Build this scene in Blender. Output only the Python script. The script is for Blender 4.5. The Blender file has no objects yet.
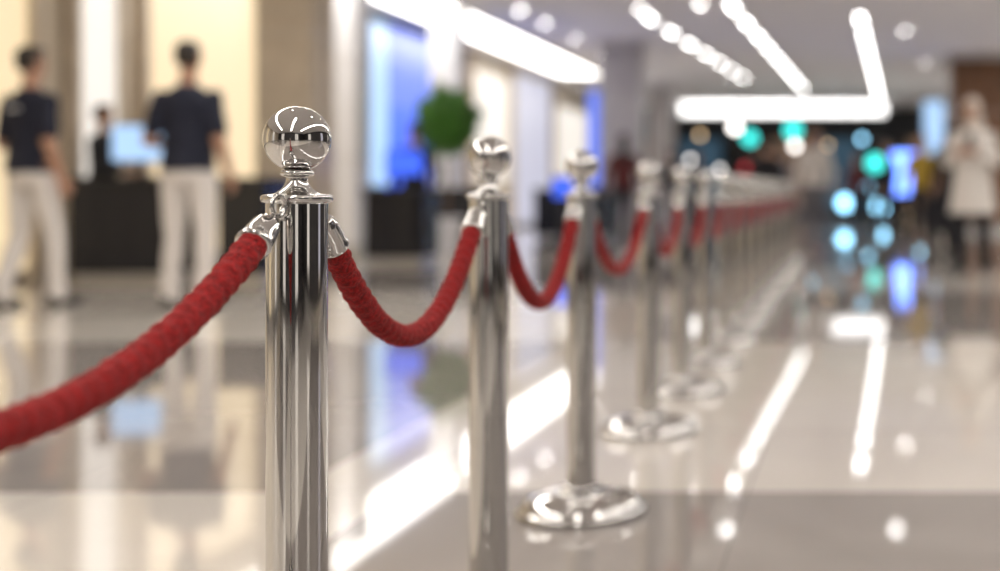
import bpy, bmesh, math, random, time
import numpy as np
from mathutils import Vector, Matrix, noise
T0 = time.time()
def tick(s): print('TICK', s, round(time.time()-T0, 1), flush=True)
random.seed(7)
C = bpy.context
S = C.scene
S.view_settings.view_transform = 'Standard'

# ------------------------------------------------------------ materials
def mat(name, col, rough=0.5, metal=0.0, emit=0.0, ecol=None, bump=0.0, bscale=60, var=0.0, sheen=0.0, ior=1.45, coat=0.0):
    m = bpy.data.materials.new(name); m.use_nodes = True
    nt = m.node_tree; b = nt.nodes['Principled BSDF']
    b.inputs['Base Color'].default_value = (*col, 1)
    b.inputs['Roughness'].default_value = rough
    b.inputs['Metallic'].default_value = metal
    b.inputs['IOR'].default_value = ior
    b.inputs['Coat Weight'].default_value = coat
    if sheen:
        b.inputs['Sheen Weight'].default_value = sheen
        b.inputs['Sheen Tint'].default_value = (1, .15, .08, 1)
    if emit:
        b.inputs['Emission Color'].default_value = (*(ecol or col), 1)
        b.inputs['Emission Strength'].default_value = emit
        if emit < 6: m.cycles.emission_sampling = 'NONE'
    if bump or var:
        tc = nt.nodes.new('ShaderNodeTexCoord')
        n = nt.nodes.new('ShaderNodeTexNoise'); n.inputs['Scale'].default_value = bscale
        n.inputs['Detail'].default_value = 2
        nt.links.new(tc.outputs['Object'], n.inputs['Vector'])
        if bump:
            bp = nt.nodes.new('ShaderNodeBump'); bp.inputs['Strength'].default_value = bump
            bp.inputs['Distance'].default_value = 0.004
            nt.links.new(n.outputs['Fac'], bp.inputs['Height'])
            nt.links.new(bp.outputs['Normal'], b.inputs['Normal'])
        if var:
            r = nt.nodes.new('ShaderNodeValToRGB')
            r.color_ramp.elements[0].position = 0.3; r.color_ramp.elements[1].position = 0.7
            r.color_ramp.elements[0].color = (*[c*(1-var) for c in col], 1)
            r.color_ramp.elements[1].color = (*[min(1, c*(1+var)) for c in col], 1)
            nt.links.new(n.outputs['Fac'], r.inputs['Fac'])
            nt.links.new(r.outputs['Color'], b.inputs['Base Color'])
    return m

M = {}
M['chrome'] = mat('polished_steel', (.58, .565, .55), .04, 1.0)
M['rope'] = mat('red_velvet', (.235, .0035, .0045), .9, bump=.9, bscale=240, var=.55, sheen=.07)
M['ceil'] = mat('ceiling_paint', (.82, .80, .81), .8)
M['cream'] = mat('cream_wall', (.70, .62, .50), .55, var=.05, bscale=3)
M['taupe'] = mat('taupe_stone', (.52, .44, .34), .4, var=.10, bscale=4)
M['greystone'] = mat('grey_column_stone', (.38, .35, .33), .35, var=.08, bscale=4)
M['white'] = mat('white_lacquer', (.72, .73, .78), .3)
M['brown'] = mat('walnut_panel', (.16, .075, .035), .35, var=.35, bscale=5)
M['black'] = mat('black_gloss', (.018, .018, .022), .22)
M['blackm'] = mat('black_matte', (.02, .02, .022), .6)
M['dark'] = mat('dark_shopfront', (.03, .028, .032), .3, var=.3, bscale=2)
M['darkgrey'] = mat('charcoal_wall', (.05, .047, .05), .4, var=.2, bscale=2)
M['fillW'] = mat('fill_lamp_white', (1, 1, 1), .5, emit=20, ecol=(1, .96, .905))  # only for the added fill strips outside the view
M['lightS'] = mat('strip_white', (1, 1, 1), .5, emit=12, ecol=(1, .975, .95))
M['fascia'] = mat('fascia_white', (1, 1, 1), .5, emit=3.5, ecol=(1, .98, .96))
M['cove'] = mat('cove_white', (1, 1, 1), .5, emit=6.5, ecol=(1, .955, .90))
M['panelY'] = mat('backlit_cream', (.12, .10, .08), .4, emit=1.0, ecol=(.98, .77, .48))
M['panelW'] = mat('backlit_white', (.2, .2, .2), .4, emit=1.0, ecol=(.93, .86, .78))
M['panelG'] = mat('backlit_grey', (.2, .2, .2), .4, emit=1.0, ecol=(.50, .50, .62))
M['blue'] = mat('blue_screen', (.01, .01, .02), .3, emit=1.3, ecol=(.055, .15, 1.0))
M['blue2'] = mat('lavender_screen', (.01, .01, .02), .3, emit=1.15, ecol=(.14, .24, .98))
M['bluew'] = mat('pale_blue_screen', (.02, .02, .02), .3, emit=1.15, ecol=(.45, .68, 1))
M['teal'] = mat('teal_sign', (.02, .2, .2), .3, emit=3.4, ecol=(.04, .60, .55))
M['bluesign'] = mat('blue_sign', (.02, .05, .3), .3, emit=5, ecol=(.14, .28, 1))
M['cyansign'] = mat('cyan_sign', (.1, .2, .4), .3, emit=5.9, ecol=(.32, .72, 1))
M['warm'] = mat('warm_lamp', (1, .7, .3), .3, emit=3, ecol=(1, .70, .4))
M['signwhite'] = mat('sign_white', (1, 1, 1), .3, emit=5.9, ecol=(1, .95, .9))
M['redsign'] = mat('red_sign', (.3, .02, .02), .3, emit=1.0, ecol=(.8, .06, .08))
M['pinksign'] = mat('pink_sign', (.3, .1, .1), .3, emit=1.0, ecol=(1, .35, .40))
M['trim'] = mat('brushed_trim', (.55, .54, .53), .3, 1.0)
M['skin'] = mat('skin', (.42, .23, .15), .55)
M['hair'] = mat('dark_hair', (.02, .014, .01), .6, bump=.6, bscale=180)
M['navy'] = mat('navy_cloth', (.008, .010, .024), .8)
M['blackc'] = mat('black_cloth', (.012, .012, .015), .85)
M['khaki'] = mat('offwhite_cloth', (.68, .64, .61), .85)
M['coat'] = mat('white_coat', (.64, .60, .56), .85)
M['scarf'] = mat('beige_scarf', (.56, .49, .43), .85)
M['redc'] = mat('red_cloth', (.10, .02, .02), .85)
M['yellowc'] = mat('mustard_cloth', (.45, .30, .04), .85)
M['greyc'] = mat('grey_cloth', (.15, .15, .17), .85)
M['shoe'] = mat('shoe_leather', (.02, .018, .016), .4)
M['lip'] = mat('lips', (.35, .10, .09), .5)
M['eye'] = mat('eye_dark', (.03, .02, .015), .2)
M['leaf'] = mat('leaf_green', (.06, .20, .018), .5, var=.5, bscale=25)
M['bark'] = mat('bark', (.12, .07, .04), .8)
M['soil'] = mat('soil', (.05, .03, .02), .9)

# ------------------------------------------------------------ helpers
def obj(name, me, mats, parent=None, smooth=False):
    o = bpy.data.objects.new(name, me); S.collection.objects.link(o)
    if not isinstance(mats, (list, tuple)): mats = [mats]
    if len(me.materials) == 0:
        for m in mats: me.materials.append(m)
    if parent: o.parent = parent
    if smooth:
        me.polygons.foreach_set('use_smooth', [True]*len(me.polygons))
    return o

def empty(name, loc=(0, 0, 0), rz=0):
    o = bpy.data.objects.new(name, None); S.collection.objects.link(o)
    o.location = loc; o.rotation_euler[2] = rz; o.empty_display_size = .1
    return o

def boxes(name, lst, mats, parent=None, bevel=0.0):
    bm = bmesh.new()
    for b in lst:
        x0, x1, y0, y1, z0, z1 = b[:6]; mi = b[6] if len(b) > 6 else 0
        r = bmesh.ops.create_cube(bm, size=1)
        for v in r['verts']:
            v.co = Vector(((x0+x1)/2+v.co.x*(x1-x0), (y0+y1)/2+v.co.y*(y1-y0), (z0+z1)/2+v.co.z*(z1-z0)))
        fs = {f for v in r['verts'] for f in v.link_faces}
        for f in fs: f.material_index = mi
    if bevel:
        bmesh.ops.bevel(bm, geom=bm.edges[:], offset=bevel, segments=2, affect='EDGES', clamp_overlap=True)
    me = bpy.data.meshes.new(name); bm.to_mesh(me); bm.free()
    return obj(name, me, mats, parent)

def lathe_bm(bm, prof, seg=64, mi=0, off=(0, 0, 0), mtx=None):
    rings = []
    for r, z in prof:
        if r < 1e-6:
            ring = [bm.verts.new((0, 0, z))]
        else:
            ring = [bm.verts.new((r*math.cos(2*math.pi*i/seg), r*math.sin(2*math.pi*i/seg), z)) for i in range(seg)]
        rings.append(ring)
    for a, b in zip(rings[:-1], rings[1:]):
        for i in range(seg):
            j = (i+1) % seg
            if len(a) == 1 and len(b) == 1: continue
            if len(a) == 1: f = bm.faces.new((a[0], b[j], b[i]))
            elif len(b) == 1: f = bm.faces.new((a[i], a[j], b[0]))
            else: f = bm.faces.new((a[i], a[j], b[j], b[i]))
            f.material_index = mi; f.smooth = True
    T = Matrix.Translation(off)
    if mtx is not None: T = T @ mtx
    for r in rings:
        for v in r: v.co = T @ v.co

def tube_bm(bm, pts, radii, seg=24, mi=0, caps=True):
    pts = [Vector(p) for p in pts]
    rings = []; n = len(pts); up = None
    for i, p in enumerate(pts):
        t = (pts[min(i+1, n-1)]-pts[max(i-1, 0)]).normalized()
        if up is None:
            up = Vector((0, 0, 1)) if abs(t.z) < .9 else Vector((1, 0, 0))
        a = up-t*up.dot(t); a.normalize(); up = a
        b = t.cross(a); r = radii[i]
        rings.append([bm.verts.new(p+(a*math.cos(2*math.pi*k/seg)+b*math.sin(2*math.pi*k/seg))*(r(k*2*math.pi/seg) if callable(r) else r)) for k in range(seg)])
    for A, B in zip(rings[:-1], rings[1:]):
        for k in range(seg):
            f = bm.faces.new((A[k], A[(k+1) % seg], B[(k+1) % seg], B[k])); f.smooth = True; f.material_index = mi
    if caps:
        f = bm.faces.new(rings[0][::-1]); f.material_index = mi
        f = bm.faces.new(rings[-1]); f.material_index = mi

def torus_bm(bm, R, r, mtx, mi=0, s1=24, s2=10):
    g = []
    for i in range(s1):
        a = 2*math.pi*i/s1
        g.append([bm.verts.new(mtx @ Vector(((R+r*math.cos(b))*math.cos(a), (R+r*math.cos(b))*math.sin(a), r*math.sin(b))))
                  for b in [2*math.pi*j/s2 for j in range(s2)]])
    for i in range(s1):
        for j in range(s2):
            f = bm.faces.new((g[i][j], g[(i+1) % s1][j], g[(i+1) % s1][(j+1) % s2], g[i][(j+1) % s2]))
            f.smooth = True; f.material_index = mi

def finish(bm, name, mats, parent=None):
    bmesh.ops.recalc_face_normals(bm, faces=bm.faces[:])
    me = bpy.data.meshes.new(name); bm.to_mesh(me); bm.free()
    return obj(name, me, mats, parent)

# ------------------------------------------------------------ room
H = 3.6; XL = -7.5; XR = 6.5; YB = -6.0; YF = 46.0

def floor_material():
    m = bpy.data.materials.new('polished_marble_tiles'); m.use_nodes = True
    nt = m.node_tree; b = nt.nodes['Principled BSDF']; L = nt.links.new
    tc = nt.nodes.new('ShaderNodeTexCoord'); sp = nt.nodes.new('ShaderNodeSeparateXYZ')
    L(tc.outputs['Object'], sp.inputs[0])
    def mt(op, a, c=None, d=None):
        n = nt.nodes.new('ShaderNodeMath'); n.operation = op
        for i, v in enumerate((a, c, d)):
            if v is None: continue
            if isinstance(v, (int, float)): n.inputs[i].default_value = v
            else: L(v, n.inputs[i])
        return n.outputs[0]
    X, Y = sp.outputs[0], sp.outputs[1]
    yb = mt('GREATER_THAN', mt('WRAP', Y, 7.4, 0.0), 3.7)
    right = mt('GREATER_THAN', X, -1.2)
    chk = mt('ABSOLUTE', mt('SUBTRACT', yb, right))
    stripe = mt('MULTIPLY', mt('GREATER_THAN', X, -1.5), mt('LESS_THAN', X, -1.2))
    dark = mt('MULTIPLY', chk, mt('SUBTRACT', 1.0, stripe))
    def line(v, period, w):
        return mt('LESS_THAN', mt('WRAP', v, period, 0.0), w)
    gr = mt('MULTIPLY', mt('MAXIMUM', line(mt('ADD', X, 1.2), .925, .006), line(Y, .925, .008)), .55)
    nz = nt.nodes.new('ShaderNodeTexNoise'); nz.inputs['Scale'].default_value = 1.3; nz.inputs['Detail'].default_value = 3
    nz.inputs['Distortion'].default_value = 1.2
    L(tc.outputs['Object'], nz.inputs['Vector'])
    def mix(f, a, c):
        n = nt.nodes.new('ShaderNodeMix'); n.data_type = 'RGBA'
        L(f, n.inputs['Factor'])
        for k, v in ((6, a), (7, c)):
            if isinstance(v, tuple): n.inputs[k].default_value = (*v, 1)
            else: L(v, n.inputs[k])
        return n.outputs[2]
    lightc = mix(nz.outputs['Fac'], (.64, .59, .53), (.77, .72, .66))
    darkc = mix(nz.outputs['Fac'], (.27, .24, .22), (.40, .365, .34))
    c = mix(dark, lightc, darkc)
    c = mix(gr, c, (.15, .13, .12))
    L(c, b.inputs['Base Color'])
    b.inputs['Roughness'].default_value = .04
    b.inputs['IOR'].default_value = 1.95
    return m

boxes('floor', [(XL-.2, XR+.2, YB-.2, YF+.2, -.1, 0)], floor_material())
boxes('ceiling', [(XL-.2, XR+.2, YB-.2, YF+.2, H, H+.1)], M['ceil'])

def Dl(px): return 10417/(850-px)
boxes('wall_left', [(XL-.2, XL, YB, YF, 0, H)], M['cream'])
pan = []
def P(px0, px1, mi, z0=.1, z1=H-.15):
    pan.append((XL+.01, XL+.06, Dl(px0), Dl(px1), z0, z1, mi))
P(-60, 22, 0); P(66, 112, 1); P(137, 250, 0); P(318, 352, 1)
P(470, 505, 1, 1.0, 3.2); P(515, 548, 2); P(556, 585, 1, .6, 3.0)
pan += [(XL+.01, XL+.06, -2.5, -1.5, .1, 3.3, 1), (XL+.01, XL+.06, 1.5, 2.6, .1, 3.3, 0), (XL+.01, XL+.06, 6.5, 8.2, .1, 3.3, 0)]  # off-view panels, added as light bands for the chrome to reflect
boxes('backlit_wall_panel', pan, [M['panelY'], M['panelW'], M['panelG']])
fr = []
for px in (24, 64, 114, 135, 252, 316, 354, 468, 507, 550):
    fr.append((XL+.005, XL+.14, Dl(px)-.06, Dl(px)+.06, 0, H-.02))
boxes('trim_1', fr, M['taupe'])
boxes('baseboard_left', [(XL, XL+.03, YB+.03, YF-.03, 0, .1)], M['trim'])
boxes('baseboard_right', [(XR-.03, XR, YB+.03, YF-.03, 0, .1)], M['trim'])

boxes('wall_right', [(XR, XR+.2, YB, YF, 0, H)], M['darkgrey'])
rp = []  # unseen framed glow panels, added for vertical bands in the chrome
for i, y in enumerate([-2.5, 4.0, 12.0, 20, 28, 36]):
    rp.append((XR-.05, XR-.01, y, y+1.3, .3, 2.9, i % 2))
    rp.append((XR-.08, XR-.01, y-.06, y, .2, 3.0, 2)); rp.append((XR-.08, XR-.01, y+1.3, y+1.36, .2, 3.0, 2))
    rp.append((XR-.08, XR-.01, y, y+1.3, 2.9, 3.0, 2)); rp.append((XR-.08, XR-.01, y, y+1.3, .2, .3, 2))
boxes('reflection_panel_right', rp, [M['panelW'], M['panelG'], M['trim']])

boxes('wall_back', [(XL, XR, YB-.2, YB, 0, H)], M['darkgrey'])
for k, x in enumerate((-5.0, 1.5)):  # glowing panels added behind the camera for the posts to reflect
    boxes('reflection_panel_back_%d' % (k+1), [(x, x+1.5, YB+.01, YB+.05, .1, 3.1, 0), (x-.08, x, YB, YB+.1, 0, 3.2, 1), (x+1.5, x+1.58, YB, YB+.1, 0, 3.2, 1),
          (x, x+1.5, YB, YB+.1, 3.1, 3.2, 1), (x+.72, x+.78, YB, YB+.1, .1, 3.1, 1), (x, x+1.5, YB, YB+.1, 0, .1, 1)], [M['panelW'], M['blackm']])

boxes('wall_front', [(XL, XR, YF, YF+.2, 0, H)], M['dark'])
sf = []; x = XL+.3; k = 0
while x < XR-1.6:
    sf.append((x, x+.08, YF-.5, YF-.02, 0, 3.15, 0)); sf.append((x, x+1.5, YF-.5, YF-.3, 2.6, 3.15, 0))
    sf.append((x+.08, x+1.5, YF-.12, YF-.06, .25, 2.55, 1 + (k % 3)))
    x += 1.5; k += 1
M['dim1'] = mat('dim_shop_interior', (.05, .05, .06), .4, emit=.14, ecol=(1, .6, .35), var=.6, bscale=3)
M['dim2'] = mat('dim_shop_interior_blue', (.03, .05, .06), .4, emit=.12, ecol=(.2, .5, .8))
M['dim3'] = mat('dark_glass', (.02, .02, .02), .1)
boxes('shopfront', sf, [M['blackm'], M['dim1'], M['dim2'], M['dim3']])
boxes('light_fascia', [(-5.3, 1.1, 43.6, 43.9, 3.24, 3.59, 0), (-5.35, 1.15, 43.9, 44.0, 3.2, 3.6, 1)], [M['fascia'], M['trim']])

def strip(name, x0, y0, x1, y1, w, m, z=H, on=None, gap=0):
    """recessed linear luminaire: trim housing with one long or several short LED diffusers"""
    P0 = Vector((x0, y0, 0)); d = Vector((x1-x0, y1-y0, 0)); LL = d.length; d.normalize(); n = Vector((-d.y, d.x, 0))*w/2
    bm = bmesh.new()
    def pr(t0, t1, o0, o1, za, zb, mi):
        q = []
        for zz in (za, zb):
            for (t, s) in ((t0, o0), (t1, o0), (t1, o1), (t0, o1)):
                p = P0+d*t+n*s; q.append(bm.verts.new((p.x, p.y, zz)))
        for f in ((3, 2, 1, 0), (4, 5, 6, 7), (0, 1, 5, 4), (1, 2, 6, 5), (2, 3, 7, 6), (3, 0, 4, 7)):
            bm.faces.new([q[i] for i in f]).material_index = mi
    t = 0
    while t < LL-.05:
        t1 = min(LL, t+(on or LL)); pr(t, t1, -1, 1, z-.03, z-.003, 0); t = t1+gap
    pr(0, LL, -1, 1, z-.012, z-.002, 2)
    pr(0, LL, -1.15, -1, z-.045, z-.002, 1); pr(0, LL, 1, 1.15, z-.045, z-.002, 1)
    return finish(bm, name, [m, M['trim'], M['ceil']])
strip('fill_light_strip', -1.76, 20.5, -1.22, 38, .10, M['lightS'], on=.9, gap=1.1)
strip('fill_light_strip', .16, 22.0, .95, 43, .10, M['lightS'], on=1.0, gap=1.1)
strip('fill_light_strip', -3.2, 22, -2.5, 35, .11, M['lightS'], on=.6, gap=1.3)
strip('ceiling_cove_light', -6.35, 14.0, -6.35, 33, .95, M['cove'])
strip('fill_light_strip', -3.6, -3, -3.6, 13, .30, M['fillW'])  # unseen fill strip, added to light the foreground floor from the left
strip('fill_light_strip', 2.6, -3, 2.6, 16, .30, M['fillW'])  # unseen fill strip, added to light the foreground floor from the right
strip('fill_light_strip', 4.8, 18, 4.8, 42, .35, M['fillW'])  # unseen fill strip, added to raise brightness in the far hall
strip('fill_light_strip', -.5, -4, -.5, 1.0, .25, M['fillW'])  # added fill light above and behind the camera, out of view

bm = bmesh.new()
dl = []
def cz(px, py):
    D = (H-.8)*1389/(192-py); return ((px-850)/1389*D, D)
for px, py in ((520, 9), (545, 22), (575, 38), (600, 52), (655, 76), (640, 8), (700, 3), (905, 30), (575, 84), (560, 60), (660, 84), (925, 62)):
    dl.append(cz(px, py))
for y in (3, 6, 9, 12, 15, 18):
    for x in (-1.6, .6, 4.6): dl.append((x, y))
for (x, y) in dl:
    f = bm.faces.new([bm.verts.new((x+.08*math.cos(-a*math.pi/6), y+.08*math.sin(-a*math.pi/6), H-.02)) for a in range(12)]); f.material_index = 0
    lathe_bm(bm, [(.08, H-.002), (.08, H-.03), (.11, H-.03), (.115, H-.002)], 16, 1, (x, y, 0))
M['spot'] = mat('downlight_led', (1, 1, 1), .5, emit=40, ecol=(1, .97, .93))
M['spot'].cycles.emission_sampling = 'NONE'
finish(bm, 'recessed_downlights', [M['spot'], M['trim']])

# ------------------------------------------------------------ columns
def column(name, x0, x1, y0, y1, m):
    w = .04
    boxes(name, [(x0, x1, y0, y1, 0, H, 0), (x0-w, x1+w, y0-w, y1+w, 0, .15, 1), (x0-w, x1+w, y0-w, y1+w, H-.12, H-.001, 1),
                 (x0-.006, x1+.006, y0-.006, y1+.006, 1.2, 1.215, 1), (x0-.006, x1+.006, y0-.006, y1+.006, 2.4, 2.415, 1)], [m, M['trim']])
column('square_column', -5.98, -5.42, 14.0, 14.6, M['taupe'])
column('square_column', -6.45, -6.05, 17.0, 17.5, M['white'])
column('square_column', -6.35, -5.95, 21, 21.5, M['white'])
column('square_column', -4.6, -3.85, 25.5, 26.2, M['greystone'])
column('square_column', -5.2, -4.6, 36, 36.7, M['greystone'])
column('square_column', 2.05, 3.4, 28, 29.2, M['brown'])
column('square_column', 2.6, 3.3, 40, 40.7, M['cream'])

boxes('led_video_wall', [(XL+.02, XL+.16, Dl(356), Dl(378), .9, H-.15, 1), (XL+.02, XL+.16, Dl(379), Dl(434), 2.2, 3.45, 3),
                         (XL+.02, XL+.16, Dl(379), Dl(434), .6, 2.2, 0),
                          (XL+.0, XL+.10, Dl(355), Dl(436), .5, H-.05, 2)], [M['blue'], M['bluew'], M['blackm'], M['blue2']])
def display(name, x, y, w, h, z, m, rz=0):
    e = empty(name, (x, y, 0), rz)
    boxes('screen', [(-w/2, w/2, -.035, -.03, z, z+h)], m, e)
    boxes('frame', [(-w/2-.03, w/2+.03, -.03, .04, z-.03, z+h+.03)], M['black'], e, .004)
    boxes('stand', [(-.05, .05, -.02, .03, .03, z-.02), (-.25, .25, -.2, .2, 0, .03)], M['blackm'], e, .004)
    return e
display('digital_display', -4.95, 27.5, .45, 1.9, .9, M['blue2'])
display('digital_display', 1.75, 29, .42, 1.6, 1.1, M['bluew'])
display('digital_display', 1.15, 29.5, .65, .9, .75, M['bluesign'])
display('digital_display', -4.55, 22.0, .28, .3, .72, M['blue'])

signs = bmesh.new()
sl = [(735, 127, 'signwhite', .14), (750, 138, 'teal', .18), (793, 130, 'teal', .21), (795, 146, 'signwhite', .10), (812, 160, 'cyansign', .06),
      (875, 163, 'teal', .22), (930, 157, 'signwhite', .15), (845, 203, 'cyansign', .19), (880, 207, 'cyansign', .18), (770, 160, 'warm', .06),
      (700, 135, 'warm', .07), (905, 215, 'warm', .07), (862, 139, 'cyansign', .08), (720, 170, 'signwhite', .06), (690, 160, 'signwhite', .06), (745, 168, 'redsign', .10),
      (950, 180, 'warm', .08), (770, 198, 'pinksign', .08), (820, 190, 'redsign', .07),
      (868, 186, 'cyansign', .08), (918, 190, 'cyansign', .10), (828, 145, 'warm', .06), (940, 200, 'pinksign', .06), (848, 178, 'cyansign', .06)]
mats_s = ['signwhite', 'teal', 'cyansign', 'warm', 'redsign', 'pinksign']
Dsg = 38.0
for px, py, mm, r in sl:
    x = (px-850)/1389*Dsg; z = .8+(192-py)/1389*Dsg
    rot = Matrix.Rotation(math.pi/2, 4, 'X')
    lathe_bm(signs, [(0, .02), (r, .02), (r, -.02), (0, -.02)], 20, mats_s.index(mm), (x, Dsg, z), rot)
    tube_bm(signs, [(x, Dsg+.04, z), (x, Dsg+.04, H)], [.012, .012], 6, len(mats_s))
finish(signs, 'hanging_illuminated_signs', [M[k] for k in mats_s]+[M['blackm']])
tick('room')

# ------------------------------------------------------------ stanchions and ropes
cache = {}
def stanchion(x, y):
    e = empty('stanchion_post', (x, y, 0))
    if cache:
        for n in ('base', 'tube', 'ball_finial', 'hook_eyes'): obj(n, cache[n], M['chrome'], e)
        return
    R = .0352
    bm = bmesh.new()
    prof = [(0, 0), (.156, 0), (.161, .003), (.1625, .009), (.161, .016), (.156, .020), (.152, .021)]
    for i in range(1, 17):
        t = i/16; a = t*math.pi/2
        prof.append((.052+.098*math.cos(a)**.9 if i < 16 else .052, .021+.036*math.sin(a)))
    prof += [(.050, .060), (.050, .070), (.047, .074), (R+.001, .075)]
    lathe_bm(bm, prof, 80)
    cache['base'] = finish(bm, 'base', M['chrome'], e).data
    bm = bmesh.new()
    lathe_bm(bm, [(R, .06), (R, .40), (R, .787)], 80)
    lathe_bm(bm, [(R-.001, .785), (R+.001, .787), (R+.0045, .788), (R+.0058, .790), (R+.0058, .794), (R+.0045, .796), (R+.002, .7968),
            (.030, .7975)], 80)
    prof = []
    for i in range(0, 11):
        t = i/10; prof.append((.029-.017*math.sin(t*math.pi/2)**.8, .7975+.0205*(t**1.3)))
    prof += [(.0125, .8185), (.017, .8192), (.0195, .821), (.0195, .824), (.017, .8265), (.015, .827)]
    lathe_bm(bm, prof, 64)
    cache['tube'] = finish(bm, 'tube', M['chrome'], e).data
    bm = bmesh.new()
    rb = .0392; prof = []
    for i in range(0, 37):
        a = -math.pi/2+math.pi*i/36; prof.append((rb*math.cos(a) if 0 < i < 36 else 0, .8640+rb*math.sin(a)))
    lathe_bm(bm, prof, 64)
    cache['ball_finial'] = finish(bm, 'ball_finial', M['chrome'], e).data
    bm = bmesh.new()
    for s in (-1, 1):
        tube_bm(bm, [(0, s*(R-.004), .768), (0, s*(R+.009), .769), (0, s*(R+.013), .775), (0, s*(R+.009), .781), (0, s*(R-.004), .782)], [.0032]*5, 12)
        m = Matrix.Translation((0, s*(R+.020), .784)) @ Matrix.Rotation(math.radians(90), 4, 'Y') @ Matrix.Rotation(math.radians(12), 4, 'X')
        torus_bm(bm, .0125, .0030, m)
    cache['hook_eyes'] = finish(bm, 'hook_eyes', M['chrome'], e).data

def rope(x, ya, yb, zbot, ztop=.766, fine=1):
    inset = .079
    y0, y1 = ya+inset, yb-inset
    yc, hs = (y0+y1)/2, (y1-y0)/2
    N = 120
    pts = [Vector((x, yc+hs*(-1+2*i/N), zbot+(ztop-zbot)*(abs(-1+2*i/N)**2.0))) for i in range(N+1)]
    L = [0]
    for a, b in zip(pts[:-1], pts[1:]): L.append(L[-1]+(b-a).length)
    tot = L[-1]
    def at(s):
        s = max(0, min(tot, s))
        for i in range(N):
            if L[i+1] >= s:
                return pts[i].lerp(pts[i+1], (s-L[i])/(L[i+1]-L[i]))
        return pts[-1]
    e = empty('velvet_rope', (0, 0, 0))
    f = .048
    bm = bmesh.new()
    K = int((tot-2*f+.02)/(.003 if fine == 1 else .012))
    cp = []; rr = []
    for i in range(K+1):
        s = f-.01+(tot-2*f+.02)*i/K
        cp.append(at(s))
        if fine == 1:
            def rad(th, s=s):
                p = Vector((math.cos(th)*1.1, math.sin(th)*1.1, s*95+ya*7))
                return .0164+.0009*math.sin(th+s*2*math.pi/.024)+.0011*noise.noise(p)+.0006*noise.noise(p*2.7)
            rr.append(rad)
        else: rr.append(.0168)
    tube_bm(bm, cp, rr, 32 if fine == 1 else 14)
    finish(bm, 'velvet_cord', M['rope'], e)
    bm = bmesh.new()
    for sgn in (0, 1):
        g = (lambda s: at(s)) if sgn == 0 else (lambda s: at(tot-s))
        ss = [0, .0, .002, .004, .007, .009, .011, .032, .042, .045, .047, .050, .052, .053]
        rd = [.004, .0095, .0118, .0130, .0136, .0155, .0162, .0182, .0186, .0198, .0203, .0203, .0196, .0165]
        tube_bm(bm, [g(s+.0001*i) for i, s in enumerate(ss)], rd, 32 if fine == 1 else 16)
        p = g(0); d = (g(0)-g(.01)).normalized()
        ring = Vector((x, (ya+.0552 if sgn == 0 else yb-.0552), .784))
        tube_bm(bm, [p-d*.004, p+d*.006, p.lerp(ring, .6)+Vector((0, 0, -.004)), ring+Vector((0, 0, -.0125))], [.0052, .0048, .0036, .0032], 12)
    finish(bm, 'end_ferrules', M['chrome'], e)

X0 = -.667
ys = [.46, 1.675, 2.566, 3.45, 4.60, 5.52, 6.40, 7.35, 8.27, 9.2, 10.15, 11.1, 12.1, 13.1, 14.2, 15.3, 16.5]
for i, y in enumerate(ys): stanchion(X0, y)
zb = [.612, .582, .562, .575]+[.58]*20
for i in range(len(ys)-1):
    rope(X0, ys[i], ys[i+1], zb[i], fine=1 if i < 3 else 2)
tick('stanchions')

# ------------------------------------------------------------ furniture
def counter(name, x0, x1, y0, y1, h, panels=4):
    e = empty(name, ((x0+x1)/2, (y0+y1)/2, 0))
    w, d = (x1-x0)/2, (y1-y0)/2
    boxes('body', [(-w, w, -d, d, .08, h-.04)], M['black'], e, .008)
    boxes('plinth', [(-w+.03, w-.03, -d+.04, d-.04, 0, .09)], M['trim'], e)
    boxes('countertop', [(-w-.03, w+.03, -d-.04, d+.02, h-.045, h)], M['blackm'], e, .006)
    l = []
    for i in range(panels):
        a = -w+.03+(2*w-.06)*i/panels; b = a+(2*w-.06)/panels-.02
        l.append((a, b, -d-.012, -d+.002, .12, h-.09))
    boxes('front_panels', l, M['black'], e, .003)
    return e
counter('reception_counter', -6.92, -6.07, 12.3, 12.95, .93, 3)
counter('reception_counter', -5.60, -5.18, 12.3, 12.95, .93, 2)
counter('check_in_kiosk_counter', -5.35, -4.7, 15.3, 15.9, .84, 2)
counter('check_in_kiosk_counter', -6.3, -5.3, 19.9, 20.4, .86)
counter('check_in_kiosk_counter', -5.3, -4.1, 23.3, 23.9, .86)

def monitor(x, y, z, rz, m, w=.50, h=.32):
    e = empty('computer_monitor', (x, y, z+.001), rz)
    boxes('stand', [(-.11, .11, -.08, .09, 0, .012), (-.025, .025, -.0, .03, .01, .22)], M['blackm'], e, .003)
    boxes('bezel', [(-w/2-.012, w/2+.012, -.02, .015, .14, .14+h+.024)], M['blackm'], e, .004)
    boxes('screen', [(-w/2, w/2, -.023, -.0205, .152, .152+h)], m, e)
monitor(-6.42, 12.60, .93, .15, M['bluew'])
monitor(-5.0, 15.6, .84, 0, M['blue'], .4, .26)

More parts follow.
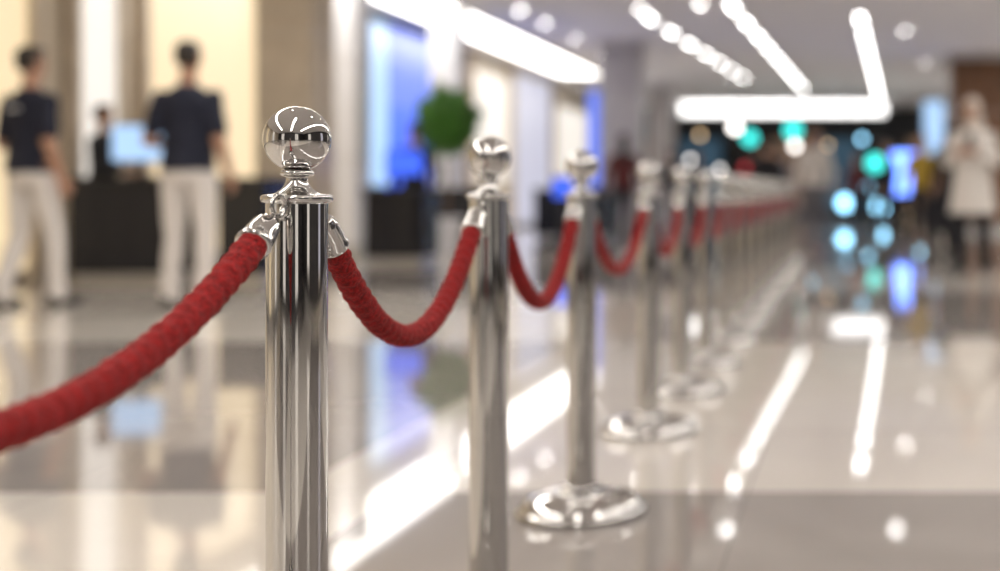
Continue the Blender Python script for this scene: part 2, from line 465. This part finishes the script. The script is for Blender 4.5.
def topiary(x, y, zc, r):
    e = empty('potted_topiary_tree', (x, y, 0))
    bm = bmesh.new()
    lathe_bm(bm, [(0, 0), (.15, 0), (.17, .02), (.22, .42), (.235, .43), (.235, .46), (.205, .46), (.20, .40), (0, .40)], 40)
    finish(bm, 'pot', M['white'], e)
    bm = bmesh.new(); lathe_bm(bm, [(0, .41), (.2, .405)], 24); finish(bm, 'soil', M['soil'], e)
    bm = bmesh.new()
    tube_bm(bm, [(0, 0, .38), (.015, .01, .8), (-.01, 0, 1.2), (0, 0, zc)], [.03, .026, .024, .02], 12)
    for k in range(14):
        d = Vector((random.gauss(0, 1), random.gauss(0, 1), random.gauss(0, 1))).normalized()
        tube_bm(bm, [(0, 0, zc-.1), Vector((0, 0, zc))+d*r*.85], [.012, .004], 6)
    finish(bm, 'trunk', M['bark'], e)
    bm = bmesh.new()
    for k in range(3400):
        d = Vector((random.gauss(0, 1), random.gauss(0, 1), random.gauss(0, 1))).normalized()
        rr = r*(random.uniform(.65, 1.0)+.30*noise.noise(d*2.2))
        c = Vector((0, 0, zc))+Vector((d.x, d.y, d.z*1.1))*rr
        n = (d+Vector((random.gauss(0, .5), random.gauss(0, .5), random.gauss(0, .5)))).normalized()
        t = n.orthogonal().normalized(); t = Matrix.Rotation(random.uniform(0, 6.28), 3, n) @ t; b = n.cross(t)
        l = random.uniform(.035, .065); w = l*.38
        vs = [bm.verts.new(c-t*l), bm.verts.new(c+b*w+n*.004), bm.verts.new(c+t*l), bm.verts.new(c-b*w+n*.004)]
        bm.faces.new(vs)
    me = bpy.data.meshes.new('foliage'); bm.to_mesh(me); bm.free(); obj('foliage', me, M['leaf'], e)
topiary(-5.35, 18.4, 1.74, .43)
tick('furniture')

# ------------------------------------------------------------ people
def sph_template(nu, nv):
    V = [Vector((0, 0, -1))]; F = []
    for j in range(1, nv):
        a = -math.pi/2+math.pi*j/nv
        for i in range(nu):
            t = 2*math.pi*i/nu; V.append(Vector((math.cos(a)*math.cos(t), math.cos(a)*math.sin(t), math.sin(a))))
    V.append(Vector((0, 0, 1))); top = len(V)-1
    for i in range(nu):
        F.append((0, 1+(i+1) % nu, 1+i)); b = 1+(nv-2)*nu
        F.append((b+i, b+(i+1) % nu, top))
    for j in range(nv-2):
        for i in range(nu):
            a = 1+j*nu; F.append((a+i, a+(i+1) % nu, a+nu+(i+1) % nu, a+nu+i))
    return np.array([list(v) for v in V]), F
SPH = sph_template(16, 12)
class Acc:
    def __init__(s): s.V = []; s.F = []; s.n = 0
    def add(s, V, F):
        V = np.asarray(V, float); s.V.append(V); s.F += [tuple(i+s.n for i in f) for f in F]; s.n += len(V)
    def arr(s): return np.vstack(s.V)
def ell(A, c, sc, rot=None):
    m = Matrix.Translation(c)
    if rot is not None: m = m @ rot
    m = np.array(m @ Matrix.Diagonal((*sc, 1)))
    A.add(SPH[0]@m[:3, :3].T+m[:3, 3], SPH[1])
def seg(A, p0, r0, p1, r1):
    p0, p1 = Vector(p0), Vector(p1); d = p1-p0
    q = np.array(d.to_track_quat('Z', 'Y').to_matrix())
    t = np.arange(16)*2*math.pi/16; c = np.c_[np.cos(t), np.sin(t), np.zeros(16)]
    A.add(np.vstack([(c*r0)@q.T+np.array(p0), (c*r1)@q.T+np.array(p1)]),
          [(i, (i+1) % 16, 16+(i+1) % 16, 16+i) for i in range(16)]+[tuple(range(15, -1, -1)), tuple(range(16, 32))])
    ell(A, p0, (r0,)*3); ell(A, p1, (r1,)*3)
def loft(A, rings, n=32):
    t = 2*math.pi*np.arange(n)/n
    V = np.vstack([np.c_[a*np.cos(t), yo+b*np.sin(t), np.full(n, z)] for z, a, b, yo in rings])
    F = []
    for r in range(len(rings)-1):
        for k in range(n): F.append((r*n+k, r*n+(k+1) % n, (r+1)*n+(k+1) % n, (r+1)*n+k))
    F.append(tuple(range(n-1, -1, -1))); F.append(tuple(range((len(rings)-1)*n, len(rings)*n)))
    A.add(V, F)

def hand(A, segs, wrist, dirv, side, palmn, curl=.5):
    d = Vector(dirv).normalized(); n = Vector(palmn); n = (n-d*n.dot(d)).normalized(); s = d.cross(n)*side
    w = Vector(wrist)
    rot = Matrix((s, n, d)).transposed().to_4x4()
    if rot.determinant() < 0: rot = Matrix((-s, n, d)).transposed().to_4x4()
    ell(A, w+d*.05, (.043, .017, .056), rot); segs.append((w, w+d*.09, .035, 'skin'))
    lens = (.072, .082, .076, .060)
    for k in range(4):
        o = -.031+.0205*k
        p = w+d*.088+s*o*-1
        a = 0; q = p
        for j, f in enumerate((.45, .3, .25)):
            a += curl*(.5+.25*j)
            dd = (d*math.cos(a)+n*math.sin(a)+s*(-o)*1.6).normalized()
            q2 = q+dd*lens[k]*f
            seg(A, q, .0085-.0008*j, q2, .0078-.0008*j); segs.append((q, q2, .009, 'skin')); q = q2
    q = w+d*.025+s*.03
    for j, (dd, l) in enumerate((((d*.7+s*.75+n*.35), .045), ((d*.9+s*.3+n*.4), .032), ((d+n*.4), .026))):
        q2 = q+dd.normalized()*l
        seg(A, q, .012-.0015*j, q2, .0105-.0015*j); segs.append((q, q2, .011, 'skin')); q = q2

def person(name, loc, rz, height=1.8, arms=None, legs=None, top='navy', bottom='khaki', sleeve='short', voxel=.007, hairstyle='short',
           coat=False, head_turn=0, head_nod=0, sc=1.0, logo=False):
    e = empty(name, loc, rz); k = height/1.81; e.scale = (k*sc, k*sc, k)
    A = Acc(); segs = []
    loft(A, [(.84, .13, .10, 0), (.90, .168, .122, -.005), (.97, .172, .124, -.006), (1.04, .160, .112, 0), (1.12, .152, .104, .004), (1.22, .166, .112, .004),
              (1.32, .184, .120, 0), (1.40, .194, .112, -.006), (1.445, .176, .095, -.01), (1.48, .120, .078, -.012), (1.51, .070, .062, -.008)])
    loft(A, [(.93, .183, .136, -.005), (.98, .183, .135, -.005), (1.08, .170, .122, 0), (1.20, .172, .118, 0)])
    if coat:
        loft(A, [(.62, .25, .19, 0), (.80, .225, .17, 0), (.98, .20, .15, 0), (1.15, .18, .135, 0), (1.35, .205, .13, 0)])
    seg(A, (0, -.012, 1.47), .060, (0, .005, 1.60), .054); segs.append(((0, -.012, 1.50), (0, .005, 1.60), .055, 'skin'))
    lg = legs or {1: ((.095, 0, .90), (.11, .015, .50), (.115, -.01, .085)), -1: ((-.095, 0, .90), (-.11, .03, .50), (-.125, 0, .085))}
    for s in (1, -1):
        h, kn, an = [Vector(v) for v in lg[s]]
        seg(A, h, .092, kn, .066); seg(A, kn, .066, an+Vector((0, 0, .03)), .058)
        seg(A, an+Vector((0, 0, .10)), .062, an+Vector((0, 0, -.01)), .066)
        segs += [(h, kn, .09, 'bottom'), (kn, an-Vector((0, 0, .015)), .06, 'bottom')]
        gz = an.z-.085
        out = Vector((s*.03, .0, 0))
        hl = Vector((an.x, an.y-.03, gz+.042)); toe = Vector((an.x, an.y+.165, gz+.032))+out
        seg(A, hl, .042, toe, .032); ell(A, (toe.x-.3*out.x, toe.y-.05, gz+.034), (.047, .075, .034))
        segs += [(hl, toe, .045, 'shoe')]
    ar = arms or {1: ((.27, -.03, 1.15), (.27, .10, .92)), -1: ((-.27, -.03, 1.15), (-.27, .10, .92))}
    for s in (1, -1):
        sh = Vector((s*.178, -.008, 1.415)); el = Vector(ar[s][0]); wr = Vector(ar[s][1])
        el = sh+(el-sh).normalized()*.295; wr = el+(wr-el).normalized()*.255
        cloth = sleeve == 'long'
        seg(A, sh, .062, el, .044 if not cloth else .052)
        mid = sh.lerp(el, .72)
        if not cloth:
            seg(A, sh, .066, mid, .060)
            segs += [(sh, mid, .066, 'top'), (mid+(el-mid)*.1, el, .043, 'skin'), (el, wr, .038, 'skin')]
            seg(A, el, .043, wr, .027)
        else:
            seg(A, el, .052, wr-(wr-el)*.06, .040); seg(A, el, .04, wr, .026)
            segs += [(sh, el, .06, 'top'), (el, wr-(wr-el)*.10, .05, 'top'), (wr-(wr-el)*.02, wr, .028, 'skin')]
        f = (wr-el).normalized()
        pn = Vector(ar[s][2]) if len(ar[s]) > 2 else Vector((-s, .2, 0))
        hand(A, segs, wr, f, s, pn, ar[s][3] if len(ar[s]) > 3 else .45)
    hb = Acc()
    ell(hb, (0, .0, 1.715), (.075, .095, .093)); ell(hb, (0, .022, 1.655), (.058, .070, .062)); ell(hb, (0, .055, 1.615), (.030, .030, .022))
    ell(hb, (0, .097, 1.672), (.013, .018, .012)); seg(hb, (0, .088, 1.715), .009, (0, .103, 1.678), .010)
    for s in (1, -1):
        ell(hb, (s*.078, .0, 1.685), (.010, .018, .032), Matrix.Rotation(s*.25, 4, 'Z'))
    if hairstyle == 'short':
        ell(hb, (0, -.012, 1.728), (.083, .098, .088)); ell(hb, (0, -.045, 1.68), (.068, .055, .06))
        ell(hb, (0, .055, 1.785), (.055, .04, .025))
    elif hairstyle == 'long':
        ell(hb, (0, -.012, 1.728), (.086, .100, .090)); ell(hb, (0, -.06, 1.62), (.085, .05, .13)); ell(hb, (0, -.065, 1.50), (.075, .035, .12))
    elif hairstyle == 'scarf':
        ell(hb, (0, -.012, 1.722), (.094, .108, .100)); ell(hb, (0, -.025, 1.62), (.092, .085, .10)); ell(hb, (0, 0, 1.535), (.125, .10, .06))
    hm = Matrix.Translation((0, -.0, 1.60)) @ Matrix.Rotation(head_turn, 4, 'Z') @ Matrix.Rotation(-head_nod, 4, 'X') @ Matrix.Translation((0, 0, -1.60))
    hmn = np.array(hm)
    A.add(hb.arr()@hmn[:3, :3].T+hmn[:3, 3], hb.F)
    me = bpy.data.meshes.new('tmp'); me.from_pydata(A.arr().tolist(), [], A.F); me.update()
    o = bpy.data.objects.new('tmp', me); S.collection.objects.link(o)
    md = o.modifiers.new('r', 'REMESH'); md.mode = 'VOXEL'; md.voxel_size = voxel
    ms = o.modifiers.new('s', 'SMOOTH'); ms.factor = .5; ms.iterations = 3
    dg = C.evaluated_depsgraph_get(); dg.update()
    me2 = bpy.data.meshes.new_from_object(o.evaluated_get(dg))
    bpy.data.objects.remove(o)
    me2.name = 'body'; me2.materials.clear()
    body = obj('body', me2, [M[n] for n in ['skin', 'hair', top, bottom, 'shoe', 'scarf']], e, True)
    nf = len(me2.polygons); c = np.zeros(nf*3, np.float32); me2.polygons.foreach_get('center', c); c = c.reshape(-1, 3).astype(float)
    x, y, z = c.T
    labs = {'skin': 0, 'top': 2, 'bottom': 3, 'shoe': 4}
    bd = np.full(nf, 9.0); best = np.zeros(nf, int)
    for a, b, r, lab in segs:
        a = np.array(a); ab = np.array(b)-a
        t = np.clip((c-a)@ab/max(ab@ab, 1e-9), 0, 1)
        d = np.linalg.norm(c-a-t[:, None]*ab, axis=1)-r
        m = d < bd; bd[m] = d[m]; best[m] = labs[lab]
    hemz = .62 if coat else .93
    m = (np.abs(x) < .16) & (z > .86) & (bd > -.005) & (best != 0)
    best[m] = np.where(z[m] > hemz, 2, 3)
    tor = np.maximum(np.abs(x)/.19, np.abs(y)/.13)
    best[(best == 0) & (z > 1.0) & (tor < 1.02) & (z < 1.5) & (bd > .004)] = 2
    best[(best == 3) & (z > hemz)] = 2
    if coat: best[(best != 0) & (z > hemz)] = 2
    q = np.c_[c, np.ones(nf)]@np.array(hm.inverted()).T
    qx, qy, qz = q[:, 0], q[:, 1], q[:, 2]
    head = (z > 1.50) & (np.abs(x) < .15) & (np.abs(y) < .17)
    if hairstyle == 'long': head |= (y < -.09) & (z > 1.36) & (np.abs(x) < .09)
    if hairstyle == 'scarf':
        face = (qy > .055) & (qz > 1.60) & (qz < 1.765) & (np.abs(qx) < .062)
        hv = np.where(face, 0, 5)
    else:
        ear = (np.abs(qx) > .077) & (np.abs(qy) < .03) & (qz < 1.72)
        back = (qy < .01) if hairstyle == 'long' else ((qy < 0) & (qz > 1.635))
        topz = qz > 1.762-.25*np.maximum(0, -qy+.03)
        side = (np.abs(qx) > .06) & (qy < .035) & (qz > 1.69)
        hv = np.where(~ear & (back | topz | side), 1, 0)
        if hairstyle != 'long': hv = np.where(qz < 1.515, 2, hv)
    best[head] = hv[head]
    me2.polygons.foreach_set('material_index', best.astype(np.int32))
    nv = len(me2.vertices); vc = np.zeros(nv*3, np.float32); me2.vertices.foreach_get('co', vc); vc = vc.reshape(-1, 3)
    vn = np.zeros(nv*3, np.float32); me2.vertices.foreach_get('normal', vn); vn = vn.reshape(-1, 3)
    li = np.zeros(len(me2.loops), np.int32); me2.loops.foreach_get('vertex_index', li)
    lt = np.zeros(nf, np.int32); me2.polygons.foreach_get('loop_total', lt)
    vl = np.zeros(nv, int); vl[li] = np.repeat(best, lt)
    fold = np.array([noise.noise(Vector((float(p[0])*16, float(p[1])*16, float(p[2])*7))) for p in vc])*.007*np.isin(vl, (2, 3))
    me2.vertices.foreach_set('co', (vc+vn*fold[:, None]).astype(np.float32).ravel()); me2.update()
    def small(nm, ells, m):
        fa = Acc()
        for a in ells: ell(fa, *a)
        t2 = bpy.data.meshes.new(nm); t2.from_pydata((fa.arr()@hmn[:3, :3].T+hmn[:3, 3]).tolist(), [], fa.F); obj(nm, t2, m, e, True)
    small('eyes', [((s*.029, .083, 1.705), (.012, .008, .007)) for s in (1, -1)], M['eye'])
    small('mouth', [((0, .085, 1.640), (.024, .010, .006))], M['lip'])
    if logo:
        boxes('shirt_logo', [(-.05, .05, -.142, -.128, 1.36, 1.38)], M['white'], e, .001)
    tick('%s faces %d' % (name, nf))
    return e

person('man_in_navy_polo', (-4.55, 9.55, 0), -.05, 1.84, arms={-1: ((-.235, -.07, 1.14), (-.20, .18, 1.10), (0, 0, -1), .5), 1: ((.235, -.04, 1.13), (.235, .10, .9))},
       top='navy', bottom='khaki', voxel=.0055, head_turn=.1)
person('man_in_black_polo', (-5.72, 9.7, 0), -.35, 1.82, arms={-1: ((-.25, -.02, 1.15), (-.26, .26, 1.20), (0, 0, -1), .5), 1: ((.225, -.05, 1.13), (.23, .04, .9))},
       top='navy', bottom='khaki', voxel=.0055, logo=True, head_turn=-.1,
       legs={1: ((.09, 0, .90), (.10, .10, .51), (.10, .12, .085)), -1: ((-.09, 0, .90), (-.10, .0, .50), (-.11, -.14, .085))})
w = person('woman_in_white_coat', (1.2, 13.6, 0), math.pi-.35, 1.72, arms={-1: ((-.26, .04, 1.15), (-.06, .25, 1.25), (.2, -.6, .6), .9), 1: ((.26, .04, 1.15), (.08, .24, 1.22), (-.2, -.6, .6), .6)},
       top='coat', bottom='blackc', sleeve='long', voxel=.0055, hairstyle='scarf', coat=True, head_nod=.35,
       legs={1: ((.09, 0, .90), (.10, .06, .50), (.10, .05, .085)), -1: ((-.09, 0, .90), (-.10, -.02, .50), (-.11, -.10, .085))})
boxes('smartphone', [(-.10, -.03, .325, .333, 1.30, 1.44)], M['blackm'], w, .003)
person('clerk_in_black', (-7.16, 13.32, 0), -math.pi/2, 1.64, top='blackc', bottom='blackc', sleeve='long', voxel=.009,
       arms={-1: ((-.22, .03, 1.14), (-.15, .25, 1.10), (0, 0, -1), .4), 1: ((.22, .03, 1.14), (.15, .25, 1.10), (0, 0, -1), .4)})
walk = {1: ((.09, 0, .90), (.10, .14, .52), (.10, .18, .085)), -1: ((-.09, 0, .90), (-.10, .0, .50), (-.10, -.20, .085))}
person('visitor_in_black', (-5.2, 16.6, 0), .6, 1.62, top='blackc', bottom='blackc', sleeve='long', voxel=.013)
person('visitor_in_black', (-5.2, 31, 0), 2.6, 1.75, top='blackc', bottom='blackc', sleeve='long', voxel=.016, legs=walk)
person('visitor_in_light_shirt', (-.52, 20.4, 0), 3.0, 1.74, top='coat', bottom='greyc', sleeve='long', voxel=.012, legs=walk)
person('visitor_in_mustard_top', (1.05, 20.5, 0), 2.8, 1.66, top='yellowc', bottom='blackc', sleeve='short', voxel=.013, hairstyle='long')
person('visitor_in_black', (1.35, 18.6, 0), .3, 1.70, top='blackc', bottom='blackc', sleeve='long', voxel=.013, legs=walk)
person('visitor_in_red', (-3.35, 20.5, 0), .4, 1.66, top='redc', bottom='blackc', sleeve='long', voxel=.014, hairstyle='long')
person('visitor_in_grey', (-1.45, 27, 0), .4, 1.74, top='greyc', bottom='blackc', sleeve='long', voxel=.016, legs=walk)
person('visitor_in_black', (-4.0, 31, 0), .9, 1.74, top='blackc', bottom='greyc', sleeve='long', voxel=.016)
person('visitor_in_black', (-3.2, 29, 0), -.9, 1.68, top='blackc', bottom='blackc', sleeve='long', voxel=.016)
person('visitor_in_black', (-2.2, 33, 0), 1.9, 1.74, top='blackc', bottom='blackc', sleeve='long', voxel=.016, legs=walk)
person('visitor_in_black', (.68, 24.5, 0), 1.9, 1.68, top='blackc', bottom='blackc', sleeve='long', voxel=.016, legs=walk)
person('visitor_in_black', (-1.15, 19.0, 0), .2, 1.55, top='blackc', bottom='blackc', sleeve='long', voxel=.014, legs=walk)
person('visitor_in_grey', (1.75, 25.5, 0), 2.9, 1.75, top='greyc', bottom='blackc', sleeve='long', voxel=.016, legs=walk)
person('visitor_in_red', (.15, 30.0, 0), 2.9, 1.62, top='redc', bottom='blackc', sleeve='long', voxel=.016, hairstyle='long')
tick('people')

# ------------------------------------------------------------ camera / world
wd = bpy.data.worlds.new('world'); S.world = wd; wd.use_nodes = True
wd.node_tree.nodes['Background'].inputs[0].default_value = (.6, .6, .65, 1)
wd.node_tree.nodes['Background'].inputs[1].default_value = .3
cam = bpy.data.cameras.new('camera'); co = bpy.data.objects.new('camera', cam); S.collection.objects.link(co)
co.location = (0, 0, .8); co.rotation_euler = (math.pi/2, 0, 0)
cam.lens = 50; cam.sensor_width = 36; cam.sensor_fit = 'HORIZONTAL'
cam.shift_x = -.35; cam.shift_y = -.0935
cam.clip_start = .05; cam.clip_end = 200
cam.dof.use_dof = True; cam.dof.focus_distance = 1.72; cam.dof.aperture_fstop = 1.9
S.camera = co
